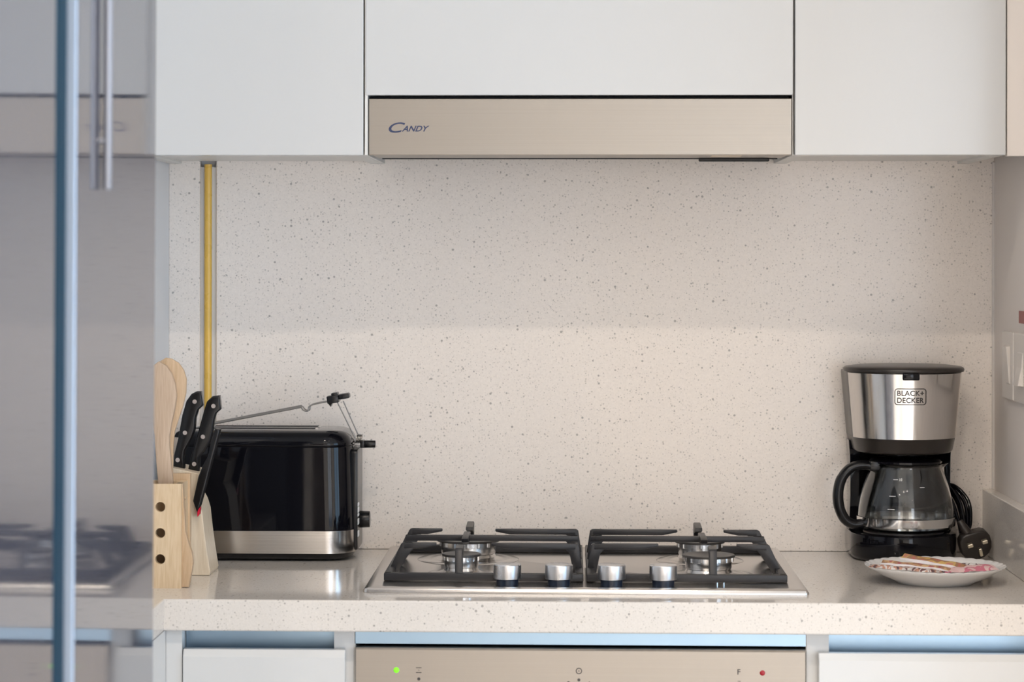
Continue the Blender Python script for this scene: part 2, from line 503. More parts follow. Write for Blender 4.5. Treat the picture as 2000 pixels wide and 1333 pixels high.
def wall_unit(label, x0, x1, zb, door_bottom):
    t = thing('wall_cabinet', label, 'cabinet', ((x0 + x1) / 2, 0, zb))
    bm = B(); p = 0.018; yb = SPL if zb < 1.515 else 0
    yb = -0.019
    box(bm, x0, UF + 0.022, zb, x0 + p, yb, 2.35, .0006, 1); box(bm, x1 - p, UF + 0.022, zb, x1, yb, 2.35, .0006, 1)
    box(bm, x0 + p, UF + 0.022, zb + 0.004, x1 - p, yb, zb + 0.022); box(bm, x0 + p, UF + 0.022, 2.33, x1 - p, yb, 2.35)
    box(bm, x0 + p, -0.03, zb + .022, x1 - p, yb, 2.33)
    obj('carcass', bm, 'white_in', t)
    bm = B(); box(bm, x0 + 0.001, UF, door_bottom, x1 - 0.001, UF + 0.019, 2.35, 0.0014, 2)
    obj('door', bm, 'white', t)
    return t


wall_unit('white gloss wall cabinet above the toaster and yellow pipe', XL + 0.002, -0.3118, UB, UB - .0004)
wall_unit('white gloss wall cabinet door above the coffee maker', 0.2928, 0.5885, UB, UB - .0004)
t = thing('wall_cabinet', 'white gloss cabinet door directly above the steel hood', 'cabinet', (-0.009, 0, 1.579))
bm = B()
box(bm, -0.3106, UF + 0.002, UB, -0.3068, -0.02, 2.35); box(bm, 0.2908, UF + 0.012, UB, 0.2918, -0.02, 2.35)
box(bm, -0.3068, UF + 0.022, 2.33, 0.2908, -0.02, 2.35); box(bm, -0.3068, -0.03, 1.60, 0.2908, -0.02, 2.33)
obj('carcass', bm, 'white_in', t)
bm = B(); box(bm, -0.3098, UF, 1.5790, 0.2910, UF + .019, 2.35, 0.0014, 2); obj('door', bm, 'white', t)
bm = B(); box(bm, 0.5897, UF + 0.004, UB - .0015, XR, UF + .022, 2.35, .0008, 1)
struct('trim_2', bm, 'wall', 'narrow filler strip between wall cabinet and right wall')

HX0, HX1, HF = -0.3060, 0.2902, -0.3425
t = thing('range_hood', 'slim brushed steel pull-out range hood set under a white cabinet', 'range hood', (-0.008, 0, 1.494))
bm = B()
box(bm, HX0, HF, 1.4948, HX1, HF + 0.014, 1.5745, 0.0012, 2)
obj('front_panel', bm, 'steel', t)
bm = B(); box(bm, HX0 + .004, HF + 0.014, 1.4955, HX1 - .004, -0.215, 1.5035, .0006, 1)
obj('visor_tray', bm, 'steel', t)
bm = B(); box(bm, HX0 + .003, HF + 0.02, 1.5745, HX1 - .003, -0.03, 1.5785); box(bm, HX0 + .006, -0.214, 1.503, HX1 - .006, -0.026, 1.574)
obj('motor_body', bm, 'dark', t)
bm = B(); box(bm, 0.166, -0.222, 1.4905, 0.268, -0.208, 1.4955, .001, 1); obj('switch_strip', bm, 'black_satin', t)
bm = B(); box(bm, 0.180, -0.318, 1.4949, 0.222, -0.262, 1.4957); obj('lamp_cover', bm, 'pine_light', t)
bm = B(); box(bm, HX0 + .01, -0.2165, 1.4940, HX1 - .01, -0.213, 1.4957); obj('filter_lip', bm, 'dark', t)
# emblem: large initial and small italic capitals
bm = text_bm('C', 0.0205, 0.35, 0.0002, 1.62)
a, b_ = text_span(bm)
k = 0.0235 / (b_ - a)
for v in bm.verts: v.co = Vector((-0.2775 + (v.co.x - a) * k, HF - 0.0004, 1.5268 + v.co.y))
bm2 = text_bm('ANDY', 0.0112, 0.40, 0.00028, 1.5, 1.0)
a, b_ = text_span(bm2); k = 0.0395 / (b_ - a)
for v in bm2.verts: v.co = Vector((-0.2592 + (v.co.x - a) * k, HF - 0.0004, 1.5284 + v.co.y))
merge(bm, bm2)
obj('logo_lettering', bm, 'logo', t)

# ------------------------------------------------------------------ base units and oven
FB = -0.590                        # front of drawer fronts


def base_unit(label, x0, x1, f0, f1, ftop, chan0, chan1):
    t = thing('base_cabinet', label, 'cabinet', ((x0 + x1) / 2, -0.3, 0.0))
    bm = B()
    box(bm, x0, -0.566, 0.10, x0 + .018, -0.03, 0.8580); box(bm, x1 - .018, -0.566, 0.10, x1, -0.03, 0.8580)
    box(bm, x0 + .018, -0.566, .10, x1 - .018, -0.03, .118); box(bm, x0 + .018, -0.048, .118, x1 - .018, -0.03, .858)
    box(bm, x0, -0.52, 0.0, x1, -0.50, 0.10)
    obj('carcass', bm, 'white_in', t)
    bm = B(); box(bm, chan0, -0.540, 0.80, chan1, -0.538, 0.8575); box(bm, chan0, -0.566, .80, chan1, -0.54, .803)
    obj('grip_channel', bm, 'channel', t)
    for zt, zb in ((ftop, 0.62), (0.595, 0.12)):
        bm = B()
        pts = [(FB, zb), (FB, zt - 0.009), (FB + .006, zt), (FB + 0.019, zt), (FB + .019, zb)]
        prism(bm, pts, 'x', f0, f1, .0008, 1)
        obj('drawer_front', bm, 'white', t)
    return t


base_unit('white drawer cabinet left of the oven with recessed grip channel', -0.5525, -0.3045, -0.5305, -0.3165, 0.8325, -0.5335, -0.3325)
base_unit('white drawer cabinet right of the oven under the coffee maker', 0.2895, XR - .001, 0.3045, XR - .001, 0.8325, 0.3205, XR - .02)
# posts that frame the channels, flush with the carcass
bm = B(); box(bm, -0.3325, -0.568, 0.10, -0.3065, -0.5665, 0.8582); struct('trim_3', bm, 'white', 'white post between left drawers and oven')
bm = B(); box(bm, 0.2905, -0.568, 0.10, 0.3195, -0.5665, 0.8582); struct('trim_4', bm, 'white', 'white post between oven and right drawers')
bm = B(); box(bm, -0.5535, -0.585, 0.0, -0.5322, -0.567, 0.8582); struct('trim_5', bm, 'white', 'white corner post below the worktop end')
bm = B(); box(bm, -0.640, -1.19, 0.0, -0.5537, -0.5855, 0.8582); struct('trim_6', bm, 'white', 'white end panel below the worktop return')
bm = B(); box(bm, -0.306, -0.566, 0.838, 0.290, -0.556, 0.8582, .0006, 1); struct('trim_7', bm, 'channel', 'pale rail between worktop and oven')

OX0, OX1 = -0.3035, 0.2885
t = thing('oven', 'built-in stainless steel oven below the gas hob', 'oven', (-0.0075, -0.3, 0.12))
bm = B(); box(bm, OX0 + .01, -0.565, 0.22, OX1 - .01, -0.06, 0.832); obj('housing', bm, 'dark', t)
bm = B(); pts = [(-0.5785, 0.735), (-0.5785, 0.8325), (-0.577, 0.8350), (-0.5655, 0.8355), (-0.5655, .735)]
prism(bm, pts, 'x', OX0, OX1, .0008, 1); obj('control_panel', bm, 'steel', t)
bm = B(); box(bm, OX0, -0.5785, .24, OX1, -.5655, .730, .002, 2); obj('door', bm, 'oven_glass', t)
bm = B(); cyl(bm, (OX0 + .05, -.625, .69), (OX1 - .05, -.625, .69), .009, 16)
for x in (OX0 + .07, OX1 - .07): cyl(bm, (x, -.625, .69), (x, -.577, .69), .007, 12)
obj('handle', bm, 'chrome', t, 40)
FY = -0.5785
for x in (-.08, .06):
    bm = B(); cyl(bm, (x, FY, .757), (x, FY - .022, .757), .019, 28, .017, .001); obj('knob', bm, 'steel', t, 30)


def disc(x, z, r, y=FY, th=.0006, n=20):
    bm = B(); cyl(bm, (x, y, z), (x, y - th, z), r, n); return bm


# control panel marks: (pixel-measured on the panel face)
bm = B()
tt = B(); bmesh.ops.create_uvsphere(tt, u_segments=16, v_segments=8, radius=.0038)
for v in tt.verts: v.co = Vector((-0.2493 + v.co.x, FY + v.co.y * .5, 0.8057 + v.co.z))
merge(bm, tt); obj('indicator_lamp', bm, 'green_led', t, 60)['label'] = 'lit green indicator lamp'
bm = B(); tt = B(); bmesh.ops.create_uvsphere(tt, u_segments=16, v_segments=8, radius=.0036)
for v in tt.verts: v.co = Vector((0.2318 + v.co.x, FY + v.co.y * .5, 0.8052 + v.co.z))
merge(bm, tt); obj('indicator_lamp', bm, 'red_lamp', t, 60)['label'] = 'dark red indicator lamp'
bm = B()
for z in (.8090, .8027): box(bm, -.2232, FY - .0004, z - .0005, -.2160, FY, z + .0005)
cyl(bm, (-.2196, FY, .8058), (-.2196, FY - .0004, .8058), .0006, 10)
merge(bm, disc(-.2196, .7942, .0021))
obj('printed_symbol', bm, 'ink', t)
bm = B()
rings = []
for k in range(28):
    a = 2 * PI * k / 28; c_, s_ = math.cos(a), math.sin(a)
    rings.append([(-.0088 + r * c_, y, .8062 + r * s_) for r, y in ((.0030, FY), (.0042, FY), (.0042, FY - .0005), (.0030, FY - .0005))])
loft(bm, rings, closed=True)
cyl(bm, (-.0088, FY, .8062), (-.0088, FY - .0005, .8062), .0008, 10); merge(bm, disc(-.0088, .7945, .0020))
merge(bm, disc(-.0225, .7905, .0022)); merge(bm, disc(.0050, .7905, .0018))
obj('printed_symbol', bm, 'ink', t)
bm = text_bm('F', 0.0098, 0, 0.0002)
a, b_ = text_span(bm)
for v in bm.verts: v.co = Vector((0.1990 + v.co.x - a, FY - .0004, 0.8032 + v.co.y))
box(bm, .1995, FY - .0004, .7938, .2035, FY, .7946); box(bm, .1995, FY - .0004, .7912, .2035, FY, .7920)
obj('printed_symbol', bm, 'ink', t)

# ------------------------------------------------------------------ gas hob
HZ = WT + 0.006
t = thing('gas_hob', 'stainless steel four burner gas hob set in the worktop', 'hob', (0, -0.27, WT))
bm = B()
rings = []
for (ex, z) in ((0.0, WT + .0002), (0.0, WT + .0025), (-.002, WT + .0055), (-.006, WT + .007), (-.016, WT + .0072), (-.024, WT + .0050)):
    rings.append([(x, y, z) for x, y in rrect(-0.2985 - ex, -0.5225 - ex, 0.2985 + ex, -0.0285 + ex, max(.004, .006 + ex), 4)])
loft(bm, rings, False, True)
obj('tray', bm, 'hob_steel', t, 35)


def burner(x, y, rc, rd, h0):
    """flame spreader with its slots, enamelled cap and dished steel surround"""
    z = WT + .005
    bm = B(); lathe(bm, [(rd, z + .0002), (rd * .97, z + .0014), (rd * .8, z + .0026), (rd * .72, z + .0016), (rc * .90, z + .0050), (rc * .84, z + .0090), (rc * .7, z + .0090)], x, y, 48, cap0=False, cap1=True)
    r = obj('burner', bm, 'hob_steel', t, 40)
    bm = B(); n = 96; zb = z + .0088; zt = z + h0
    prof = [(rc * .80, zb), (rc * .86, zb + .0008), (rc * .88, zb + .003), (rc * .88, zb + (zt - zb) * .62), (rc * .94, zb + (zt - zb) * .66), (rc * .94, zt)]
    rings = []
    for q, (a_, b_) in enumerate(prof):
        ring = []
        for k in range(n):
            an = 2 * PI * k / n
            dr = -.0035 if (q >= 4 and k % 6 == 0) else 0
            ring.append((x + (a_ + dr) * math.cos(an), y + (a_ + dr) * math.sin(an), b_))
        rings.append(ring)
    loft(bm, rings, False, True)
    obj('flame_ring', bm, 'flame_ring', r, 30)
    bm = B(); lathe(bm, [(rc * .9, zt), (rc, zt + .0006), (rc * 1.01, zt + .002), (rc * .98, zt + .0036), (rc * .8, zt + .0044), (rc * .3, zt + .0048)], x, y, 48)
    obj('burner_cap', bm, 'enamel', r, 40)


burner(-0.1705, -0.182, 0.0460, 0.075, 0.0265)
burner(-0.1735, -0.348, 0.0275, 0.048, 0.0245)
burner(0.1700, -0.182, 0.0365, 0.064, 0.0260)
burner(0.1735, -0.352, 0.0370, 0.064, 0.0255)
for x in (-0.1058, -0.0358, 0.0358, 0.1058):
    y = -0.470; z = WT + .0068
    bm = B(); lathe(bm, [(.0148, z - .0018), (.0150, z + .0060), (.0140, z + .0066)], x, y, 40)
    k = obj('knob', bm, 'navy', t, 40)
    bm = B(); lathe(bm, [(.0160, z + .0066), (.0186, z + .0070), (.0188, z + .0080), (.0188, z + .0255), (.0180, z + .0266), (.0080, z + .0270)], x, y, 48)
    obj('knob_cap', bm, 'knob_metal', k, 30)
for x in (-.232, .2):
    pass
bm = B()
for (x, y) in ((0.1795, -0.452), (0.1885, -0.452)):
    cyl(bm, (x, y, WT + .005), (x, y, WT + .0075), .0018, 10)
obj('locating_stud', bm, 'chrome', t)


def bar(bm, pts, w, h):
    """square-section cast bar swept along pts (in a vertical plane), top surface on the points"""
    P = [Vector(p) for p in pts]; rings = []
    for i, p in enumerate(P):
        d = (P[min(i + 1, len(P) - 1)] - P[max(i - 1, 0)]).normalized()
        s = Vector((-d.y, d.x, 0)); s = s.normalized() if s.length > 1e-4 else Vector((0, 1, 0))
        u = d.cross(s).normalized()
        if u.z < 0: u = -u
        if abs(d.z) > .95: u = Vector((1, 0, 0)) if abs(s.y) > .5 else Vector((0, 1, 0))
        ww = w[i] if isinstance(w, list) else w; hh = h[i] if isinstance(h, list) else h
        rings.append([p + s * ww / 2 - u * 0, p - s * ww / 2 - u * 0, p - s * ww / 2 * 1.1 - u * hh, p + s * ww / 2 * 1.1 - u * hh])
    tt = B(); loft(tt, rings); bevel_all(tt, min(.0012, .2 * (min(w) if isinstance(w, list) else w)), 2, .6); merge(bm, tt)


GT = WT + 0.0495                   # top of the pan supports


def grate(s, label, rb, rf, xb):
    """s=-1: support over the outer left burners, s=+1: over the right ones"""
    xo, xi = s * 0.2765, s * 0.0022
    t = thing('pan_support', label, 'pan support', (s * 0.139, -0.26, WT + .0075))
    fz = WT + .0056; fh = .0105
    bm = B()
    x0, x1 = min(xo, xi), max(xo, xi)
    yf, yb = -0.4385, -0.086
    rings = []
    for zz, e in ((fz, 0), (fz + fh, .0012)):
        pass
    box(bm, x0, yf, fz, x1, yf + .011, fz + fh, .0014); box(bm, x0, yb - .011, fz, x1, yb, fz + fh, .0014)
    box(bm, x0, yf + .002, fz, x0 + .011, yb - .002, fz + fh, .0014); box(bm, x1 - .011, yf + .002, fz, x1, yb - .002, fz + fh, .0014)
    obj('base_frame', bm, 'iron', t, 30)
    w = .0095; h = .0100
    xo2 = xo - s * .004; xt = xo - s * .0185; xi2 = xi + s * .004; xit = xi + s * .0065

    def arm(y, inner_end, outer_end):
        """side fingers with flared legs at both sides of the support"""
        for (leg, top, end, sg) in ((xo2, xt, outer_end, -s), (xi2, xit, inner_end, s)):
            bmm = B()
            d = 1 if end > top else -1
            bar(bmm, [(top + d * .004, y, GT), (end - d * .022, y, GT), (end, y, GT)], [w, w, .0065], [.0082, .0082, .0040])
            # leg: tapered slab from the finger down to the frame
            zt, zb = GT, fz + .003
            pts = [(top + d * .016, zt), (top + d * .003, zt), (top, zt - .002), (leg - d * .0035, zb), (leg + d * .010, zb), (top + d * .0125, zt - .0145), (top + d * .018, zt - .0082)]
            prism(bmm, pts, 'y', y - w / 2, y + w / 2, .0012, 2)
            obj('finger', bmm, 'iron', t, 35)
    # back fingers, centre bar, front fingers
    arm(rb[1], xb[0][1], xb[0][0]); arm(rf[1], xb[1][1], xb[1][0])
    ym = -0.262
    bmm = B(); d = s
    bar(bmm, [(xt + (-s) * -.0, ym, GT), ((xt + xit) / 2, ym, GT), (xit, ym, GT)], w, .0082)
    for leg, top, dd in ((xo2, xt, -s), (xi2, xit, s)):
        pts = [(top + dd * .016, GT), (top + dd * .001, GT), (top, GT - .002), (leg - dd * .0035, fz + .003), (leg + dd * .010, fz + .003), (top + dd * .0125, GT - .0145), (top + dd * .018, GT - .0082)]
        prism(bmm, pts, 'y', ym - w / 2, ym + w / 2, .0012, 2)
    obj('cross_bar', bmm, 'iron', t, 35)
    # fingers running front to back
    xbk = rb[0]
    bmm = B()
    prism(bmm, [(yb - .008, fz + .002), (yb - .001, GT), (yb - .012, GT + .0025), (rb[1] + .024, GT), (rb[1] + .021, GT - .005), (yb - .026, GT - .012), (yb - .020, fz + .002)], 'x', xbk - .0052, xbk + .0052, .0012, 2)
    obj('finger', bmm, 'iron', t, 35)
    bmm = B()
    pts = [(ym + .045, GT - .001), (ym + .040, GT + .0008), (ym - .040, GT + .0008), (ym - .045, GT - .001), (ym - .043, GT - .006), (ym - .018, GT - .0105), (ym + .018, GT - .0105), (ym + .043, GT - .006)]
    prism(bmm, pts, 'x', xbk - .0048, xbk + .0048, .0012, 2)
    obj('finger', bmm, 'iron', t, 35)
    xf = rf[0]
    bmm = B()
    prism(bmm, [(yf + .001, fz + .002), (yf + .008, GT - .004), (yf + .012, GT), (rf[1] - .026, GT), (rf[1] - .023, GT - .005), (yf + .026, GT - .012), (yf + .016, fz + .002)], 'x', xf - .0052, xf + .0052, .0012, 2)
    obj('finger', bmm, 'iron', t, 35)
    return t


grate(-1, 'black cast iron pan support over the largest and the smallest burner', (-0.1705, -0.176), (-0.1735, -0.360), ((-0.209, -0.131), (-0.208, -0.131)))
grate(1, 'black cast iron pan support over the two mid-sized burners', (0.1700, -0.176), (0.1755, -0.360), ((0.205, 0.137), (0.212, 0.103)))

# ------------------------------------------------------------------ toaster
TX0, TX1, TY0, TY1 = -0.611, -0.3405, -0.188, -0.032
t = thing('toaster', 'black gloss two-slot toaster with steel band and raised bun rack', 'toaster', ((TX0 + TX1) / 2, (TY0 + TY1) / 2, WT))


def tring(e, z, r=.042, taper=0.0):
    return [(x, y, z) for x, y in rrect(TX0 - e + taper, TY0 - e + taper * .5, TX1 + e - taper, TY1 + e, r + e, 10)]


bm = B(); loft(bm, [tring(-.020, WT + .0028), tring(-.010, WT + .0030), tring(-.004, WT + .0065), tring(-.0015, WT + .0115), tring(-.003, WT + .0125)])
obj('base', bm, 'black_satin', t, 40)
for x in (TX0 + .04, TX1 - .04):
    for y in (TY0 + .035, TY1 - .035):
        bm = B(); cyl(bm, (x, y, WT), (x, y, WT + .004), .009, 16); obj('foot', bm, 'black_satin', t, 40)
bm = B(); loft(bm, [tring(-.001, WT + .0118), tring(.0004, WT + .0122), tring(.0004, WT + .0455), tring(-.001, WT + .0460)])
obj('steel_band', bm, 'band_steel', t, 40)
bm = B(); loft(bm, [tring(-.0015, WT + .046), tring(-.0008, WT + .0468), tring(-.001, WT + .1688, taper=.003), tring(-.0018, WT + .1696, taper=.003)])
body = obj('body', bm, 'black_gloss', t, 40)
bm = B(); loft(bm, [tring(-.0018, WT + .1700, taper=.003), tring(-.0012, WT + .1708, taper=.003), tring(-.002, WT + .1760, taper=.003), tring(-.0045, WT + .1830, taper=.004), tring(-.010, WT + .1890, taper=.004), tring(-.018, WT + .1920, taper=.004), tring(-.030, WT + .1928, r=.034, taper=.004)])
obj('top_cover', bm, 'black_gloss', t, 50)
for y in (-0.135, -0.085):
    bm = B(); box(bm, TX0 + .048, y - .015, WT + .1915, TX1 - .058, y + .015, WT + .1938, .001, 1)
    f = obj('slot_frame', bm, 'chrome', t)
    bm = B(); box(bm, TX0 + .052, y - .011, WT + .1930, TX1 - .062, y + .011, WT + .1942); obj('slot', bm, 'dark', f)
# right end: panel, dial, buttons, lever
bm = B(); prism(bm, rrect(-0.155, WT + .0135, -0.065, WT + .165, .008, 4), 'x', TX1 - .006, TX1 + .0035, .002, 2)
# push the panel's foot outwards slightly
obj('end_panel', bm, 'black_satin', t, 40)
bm = B(); cyl(bm, (TX1 + .003, -0.108, WT + .0555), (TX1 + .0185, -0.108, WT + .0555), .0128, 28, .0122, .001); obj('dial_knob', bm, 'black_satin', t, 35)
for z, hh in ((.0815, .0028), (.0735, .0042), (.0660, .0022), (.0560, .0045), (.0380, .0045)):
    bm = B(); box(bm, TX1 + .003, -0.152, WT + z - hh, TX1 + .0048, -0.136, WT + z + hh, .0007, 1); obj('button', bm, 'white_print', t)
bm = B(); box(bm, TX1 + .004, -0.1155, WT + .1635, TX1 + .010, -0.092, WT + .1745, .001); cyl(bm, (TX1 + .008, -0.104, WT + .1685), (TX1 + .0265, -0.104, WT + .1685), .0058, 18, .0055, .001)
obj('lever', bm, 'black_satin', t, 35)
# bun rack: two bent wires, plastic clips and spring
YA, YB = -0.118, -0.094
bm = B()
for y in (YA, YB):
    tube(bm, [(-0.604, y, 1.0875), (-0.560, y, 1.0985), (-0.4250, y, 1.1245)], .0011, 8)
    tube(bm, [(-0.4250, y, 1.1245), (-0.4215, y, 1.1200), (-0.4150, y, 1.1190), (-0.4110, y, 1.1275), (-0.3840, y, 1.1335)], .0010, 8, 5)
tube(bm, [(-0.556, (YA + YB) / 2, 1.1000), (-0.4250, (YA + YB) / 2, 1.1256)], .0021, 8)
rack = obj('bun_rack', bm, 'wire', t, 50)
bm = B()
tube(bm, [(-0.3705, YA, 1.1320), (-0.3435, YA, 1.0780)], .0009, 8); tube(bm, [(-0.3640, YB, 1.1330), (-0.3400, YB, 1.0790)], .0009, 8)
for k in range(4):
    x = -0.3425 + k * .0022
    tube(bm, [(x + .0015 * math.sin(a * PI / 6), -0.104 + .0065 * math.cos(a * PI / 6), 1.0765 + .0065 * math.sin(a * PI / 6)) for a in range(13)], .0008, 6)
obj('spring_wire', bm, 'wire', rack, 50)
bm = B(); rot = Matrix.Translation((-0.3705, -0.106, 1.1385)) @ Matrix.Rotation(-.16, 4, 'Y')
tb = B(); box(tb, -.0160, -.016, -.0065, .0015, .016, .0050, .0012); box(tb, -.0085, -.014, .0040, .0010, .014, .0085, .0010); box(tb, .0010, -.012, -.0030, .0180, .012, .0050, .0022)
prism(tb, [(-.0150, -.006), (-.0090, -.006), (-.0125, -.0115)], 'y', -.012, .012)
bmesh.ops.transform(tb, matrix=rot, verts=tb.verts); merge(bm, tb)
obj('rack_clip', bm, 'black_satin', rack, 40)
bm = B(); prism(bm, [(-0.6175, 1.0790), (-0.6135, 1.0860), (-0.6060, 1.0900), (-0.6020, 1.0900), (-0.6040, 1.0780)], 'y', -.122, -.090, .001)
obj('rack_clip', bm, 'black_satin', rack, 40)

# ------------------------------------------------------------------ knife block, knives, wooden spoons
t = thing('knife_block', 'pale pine knife block with a drilled utensil box in front', 'knife block', (-0.565, -0.42, WT))
KX0, KX1, KY0, KY1, KZ = -0.6060, -0.5485, -0.4895, -0.4300, 1.0420
HC = -0.5770; HZS = (0.9395, 0.9750, 1.0105)
# drilled front board: square cells with a round hole each, stitched in a strip
bm = B(); hr = .0068; n = 24
zc = [KZ] + [0] * 0


def drilled(bm, x0, x1, zlo, zhi, cz):
    ring = [(HC + hr * math.cos(2 * PI * k / n), cz + hr * math.sin(2 * PI * k / n)) for k in range(n)]
    out = []
    for k in range(n):
        c_, s_ = math.cos(2 * PI * k / n), math.sin(2 * PI * k / n)
        tx = ((x1 - HC) / c_ if c_ > 1e-6 else (x0 - HC) / c_ if c_ < -1e-6 else 1e9)
        tz = ((zhi - cz) / s_ if s_ > 1e-6 else (zlo - cz) / s_ if s_ < -1e-6 else 1e9)
        q = min(tx, tz); out.append((HC + q * c_, cz + q * s_))
    corners = [(x1, zhi), (x0, zhi), (x0, zlo), (x1, zlo)]
    th = .009
    fr = [bm.verts.new((p[0], KY0, p[1])) for p in ring]; fo = [bm.verts.new((p[0], KY0, p[1])) for p in out]; bk = [bm.verts.new((p[0], KY0 + th, p[1])) for p in ring]
    for k in range(n):
        j = (k + 1) % n
        a0 = math.atan2(out[k][1] - cz, out[k][0] - HC); a1 = math.atan2(out[j][1] - cz, out[j][0] - HC)
        cor = None
        for cx, czz in corners:
            ac = math.atan2(czz - cz, cx - HC)
            d0 = (ac - a0) % (2 * PI); d1 = (a1 - a0) % (2 * PI)
            if 1e-6 < d0 < d1 - 1e-6: cor = (cx, czz)
        if cor: bm.faces.new((fr[k], fo[k], bm.verts.new((cor[0], KY0, cor[1])), fo[j], fr[j]))
        else: bm.faces.new((fr[k], fo[k], fo[j], fr[j]))
        bm.faces.new((fr[j], bk[j], bk[k], fr[k]))


mid = [(HZS[0] + HZS[1]) / 2, (HZS[1] + HZS[2]) / 2]
for zlo, zhi, cz in ((WT, mid[0], HZS[0]), (mid[0], mid[1], HZS[1]), (mid[1], KZ, HZS[2])):
    drilled(bm, KX0, KX1, zlo, zhi, cz)
bmesh.ops.recalc_face_normals(bm, faces=bm.faces)
th = .009
box(bm, KX0, KY0 + .0002, WT, KX0 + .008, KY1, KZ); box(bm, KX1 - .008, KY0 + .0002, WT, KX1, KY1, KZ); box(bm, KX0 + .008, KY1 - .008, WT, KX1 - .008, KY1, KZ); box(bm, KX0 + .008, KY0 + .001, WT, KX1 - .008, KY1 - .008, WT + .006)
obj('utensil_box', bm, 'pine', t)
bm = B(); pts = [(-0.5560, 1.042), (-0.5480, 1.042), (-0.5455, 1.004), (-0.5440, .976), (-0.5395, .960), (-0.5350, .947), (-0.5335, .934), (-0.5355, .921), (-0.5395, WT + .0005), (-0.5560, WT + .0005)]
prism(bm, pts, 'y', -0.482, -0.470, .0008, 1); obj('wavy_side_panel', bm, 'pine_tan', t)
bm = B(); box(bm, -0.5750, -0.4300, WT, -0.5455, -0.4180, 1.0510, .0008, 1)
obj('spacer_board', bm, 'pine_tan', t)
for z in (1.020, 1.003, .985, .968):
    bm = B(); cyl(bm, (-0.5478, -0.4640, z), (-0.5462, -.4640, z), .0022, 12); obj('peg_hole', bm, 'pine_tan', t)
from_px = [(-0.5865, 1.0530), (-0.5410, 1.0435), (-0.5445, 1.0275), (-0.5490, 1.0115), (-0.5440, 1.0020), (-0.5400, .9890), (-0.5370, .9620), (-0.5335, .9355), (-0.5285, .9045), (-0.5297, WT + .0003), (-0.5850, WT + .0003)]
bm = B(); prism(bm, from_px, 'y', -0.352, -0.268, .0012, 2)
obj('slanted_block', bm, 'pine_light', t)

# px -> metres on the plane Y=-0.32 of the knife handles
KSC = (3.56 / 4900)


def kp(u, v): return (-0.02 + (u - 1115) * KSC * 1.0053, 1.349 - (v - 504.2) * KSC * 1.0053)


K1 = [(341, 919), (343, 889), (351, 856), (359, 811), (367, 783), (377, 769), (387, 764), (396, 764), (399.5, 791), (390, 800), (385, 816), (383.5, 838), (377, 856), (364, 879), (362, 894), (364, 921)]
R1 = [(383.6, 784), (364.7, 844.6), (350.5, 897.7)]
K2 = [(367.5, 925), (381, 872), (392.5, 832), (401, 801), (406.5, 784), (417, 774), (431, 772), (434, 798.5), (424, 807), (420, 821), (418, 839), (413, 861), (403, 879), (390, 894), (392, 927)]
R2 = [(419.5, 792.7), (399, 852.7), (382, 905.9)]
for pts, riv, lab, yk in ((K1, R1, 'black riveted knife handle beside the wooden spoons', -0.322), (K2, R2, 'black riveted knife handle in the middle of the block', -0.318)):
    q = [kp(*p) for p in pts]
    kt = thing('kitchen_knife', lab, 'knife', (q[0][0] + .01, yk, q[0][1]))
    bm = B(); prism(bm, q, 'y', yk - .0085, yk + .0085, .0025, 3); obj('handle', bm, 'black_satin', kt, 50)
    for p in riv:
        c_ = kp(*p)
        bm = B(); cyl(bm, (c_[0], yk - .0091, c_[1]), (c_[0], yk + .0091, c_[1]), .0031, 18); obj('rivet', bm, 'rivet', kt, 40)
    bm = B(); a, b_ = q[0], q[-1]
    prism(bm, [(a[0] + .002, a[1] + .001), (b_[0] - .002, b_[1] + .001), (b_[0] - .006, b_[1] - .09), (a[0] + .004, a[1] - .09)], 'y', yk - .0009, yk + .0009)
    obj('blade', bm, 'chrome', kt)
K3 = [(431, 833), (441, 834), (438, 847), (432, 871), (424, 900), (413, 944), (403, 981), (397, 995), (389, 972), (399, 926), (407, 905), (418, 885), (424, 857)]
q = [kp(*p) for p in K3]
kt = thing('kitchen_knife', 'narrow black knife handle seen edge-on, slanting over the toaster', 'knife', (q[7][0], -0.36, q[7][1]))
bm = B(); prism(bm, q, 'y', -0.372, -0.354, .002, 3); obj('handle', bm, 'black_satin', kt, 50)
bm = B(); prism(bm, [kp(397, 990), kp(402.5, 984), kp(401, 998), kp(397, 1003)], 'y', -0.371, -0.356, .0006, 1); obj('handle_tip', bm, 'red', kt)['label'] = 'bright red tip of the handle'

S1r = [(312, 706), (327, 715), (337, 729), (344, 748.5), (347, 772), (344, 795), (337, 826.6), (333, 852), (333, 871), (336, 901), (340, 944), (341, 975)]
S1l = [(314, 975), (311, 944), (307, 901), (305, 871), (304, 852), (300, 826), (292, 795), (288, 772), (288, 748), (292, 729), (301, 714)]
S2r = [(325, 699), (337, 701), (351, 709.5), (360.5, 723), (366, 741), (365, 768), (358.5, 795), (349, 823), (343, 842), (340, 870), (339, 930)]
S2l = [(322, 930), (321, 870), (318, 842), (313, 823), (305, 795), (300, 768), (301, 741), (306, 723), (314, 706)]


def spoon(pts, y, label, mat, th, s):
    q = [(-0.02 + (u - 1115) * s, 1.349 - (v - 504.2) * s) for u, v in pts]
    bm = B(); prism(bm, q, 'y', y - th / 2, y + th / 2, .0018, 2)
    o = obj('wooden_spatula', bm, mat, None, 45)
    tag(o, label, 'spatula')
    return o


spoon(S1r + S1l, -0.452, 'flat wooden spatula standing foremost in the utensil box', 'beech', .011, 3.428 / 4900 * 1.0053)
spoon(S2r + S2l, -0.4415, 'round-headed wooden spatula standing behind the flat spatula', 'pine_tan', .007, 3.438 / 4900 * 1.0053)

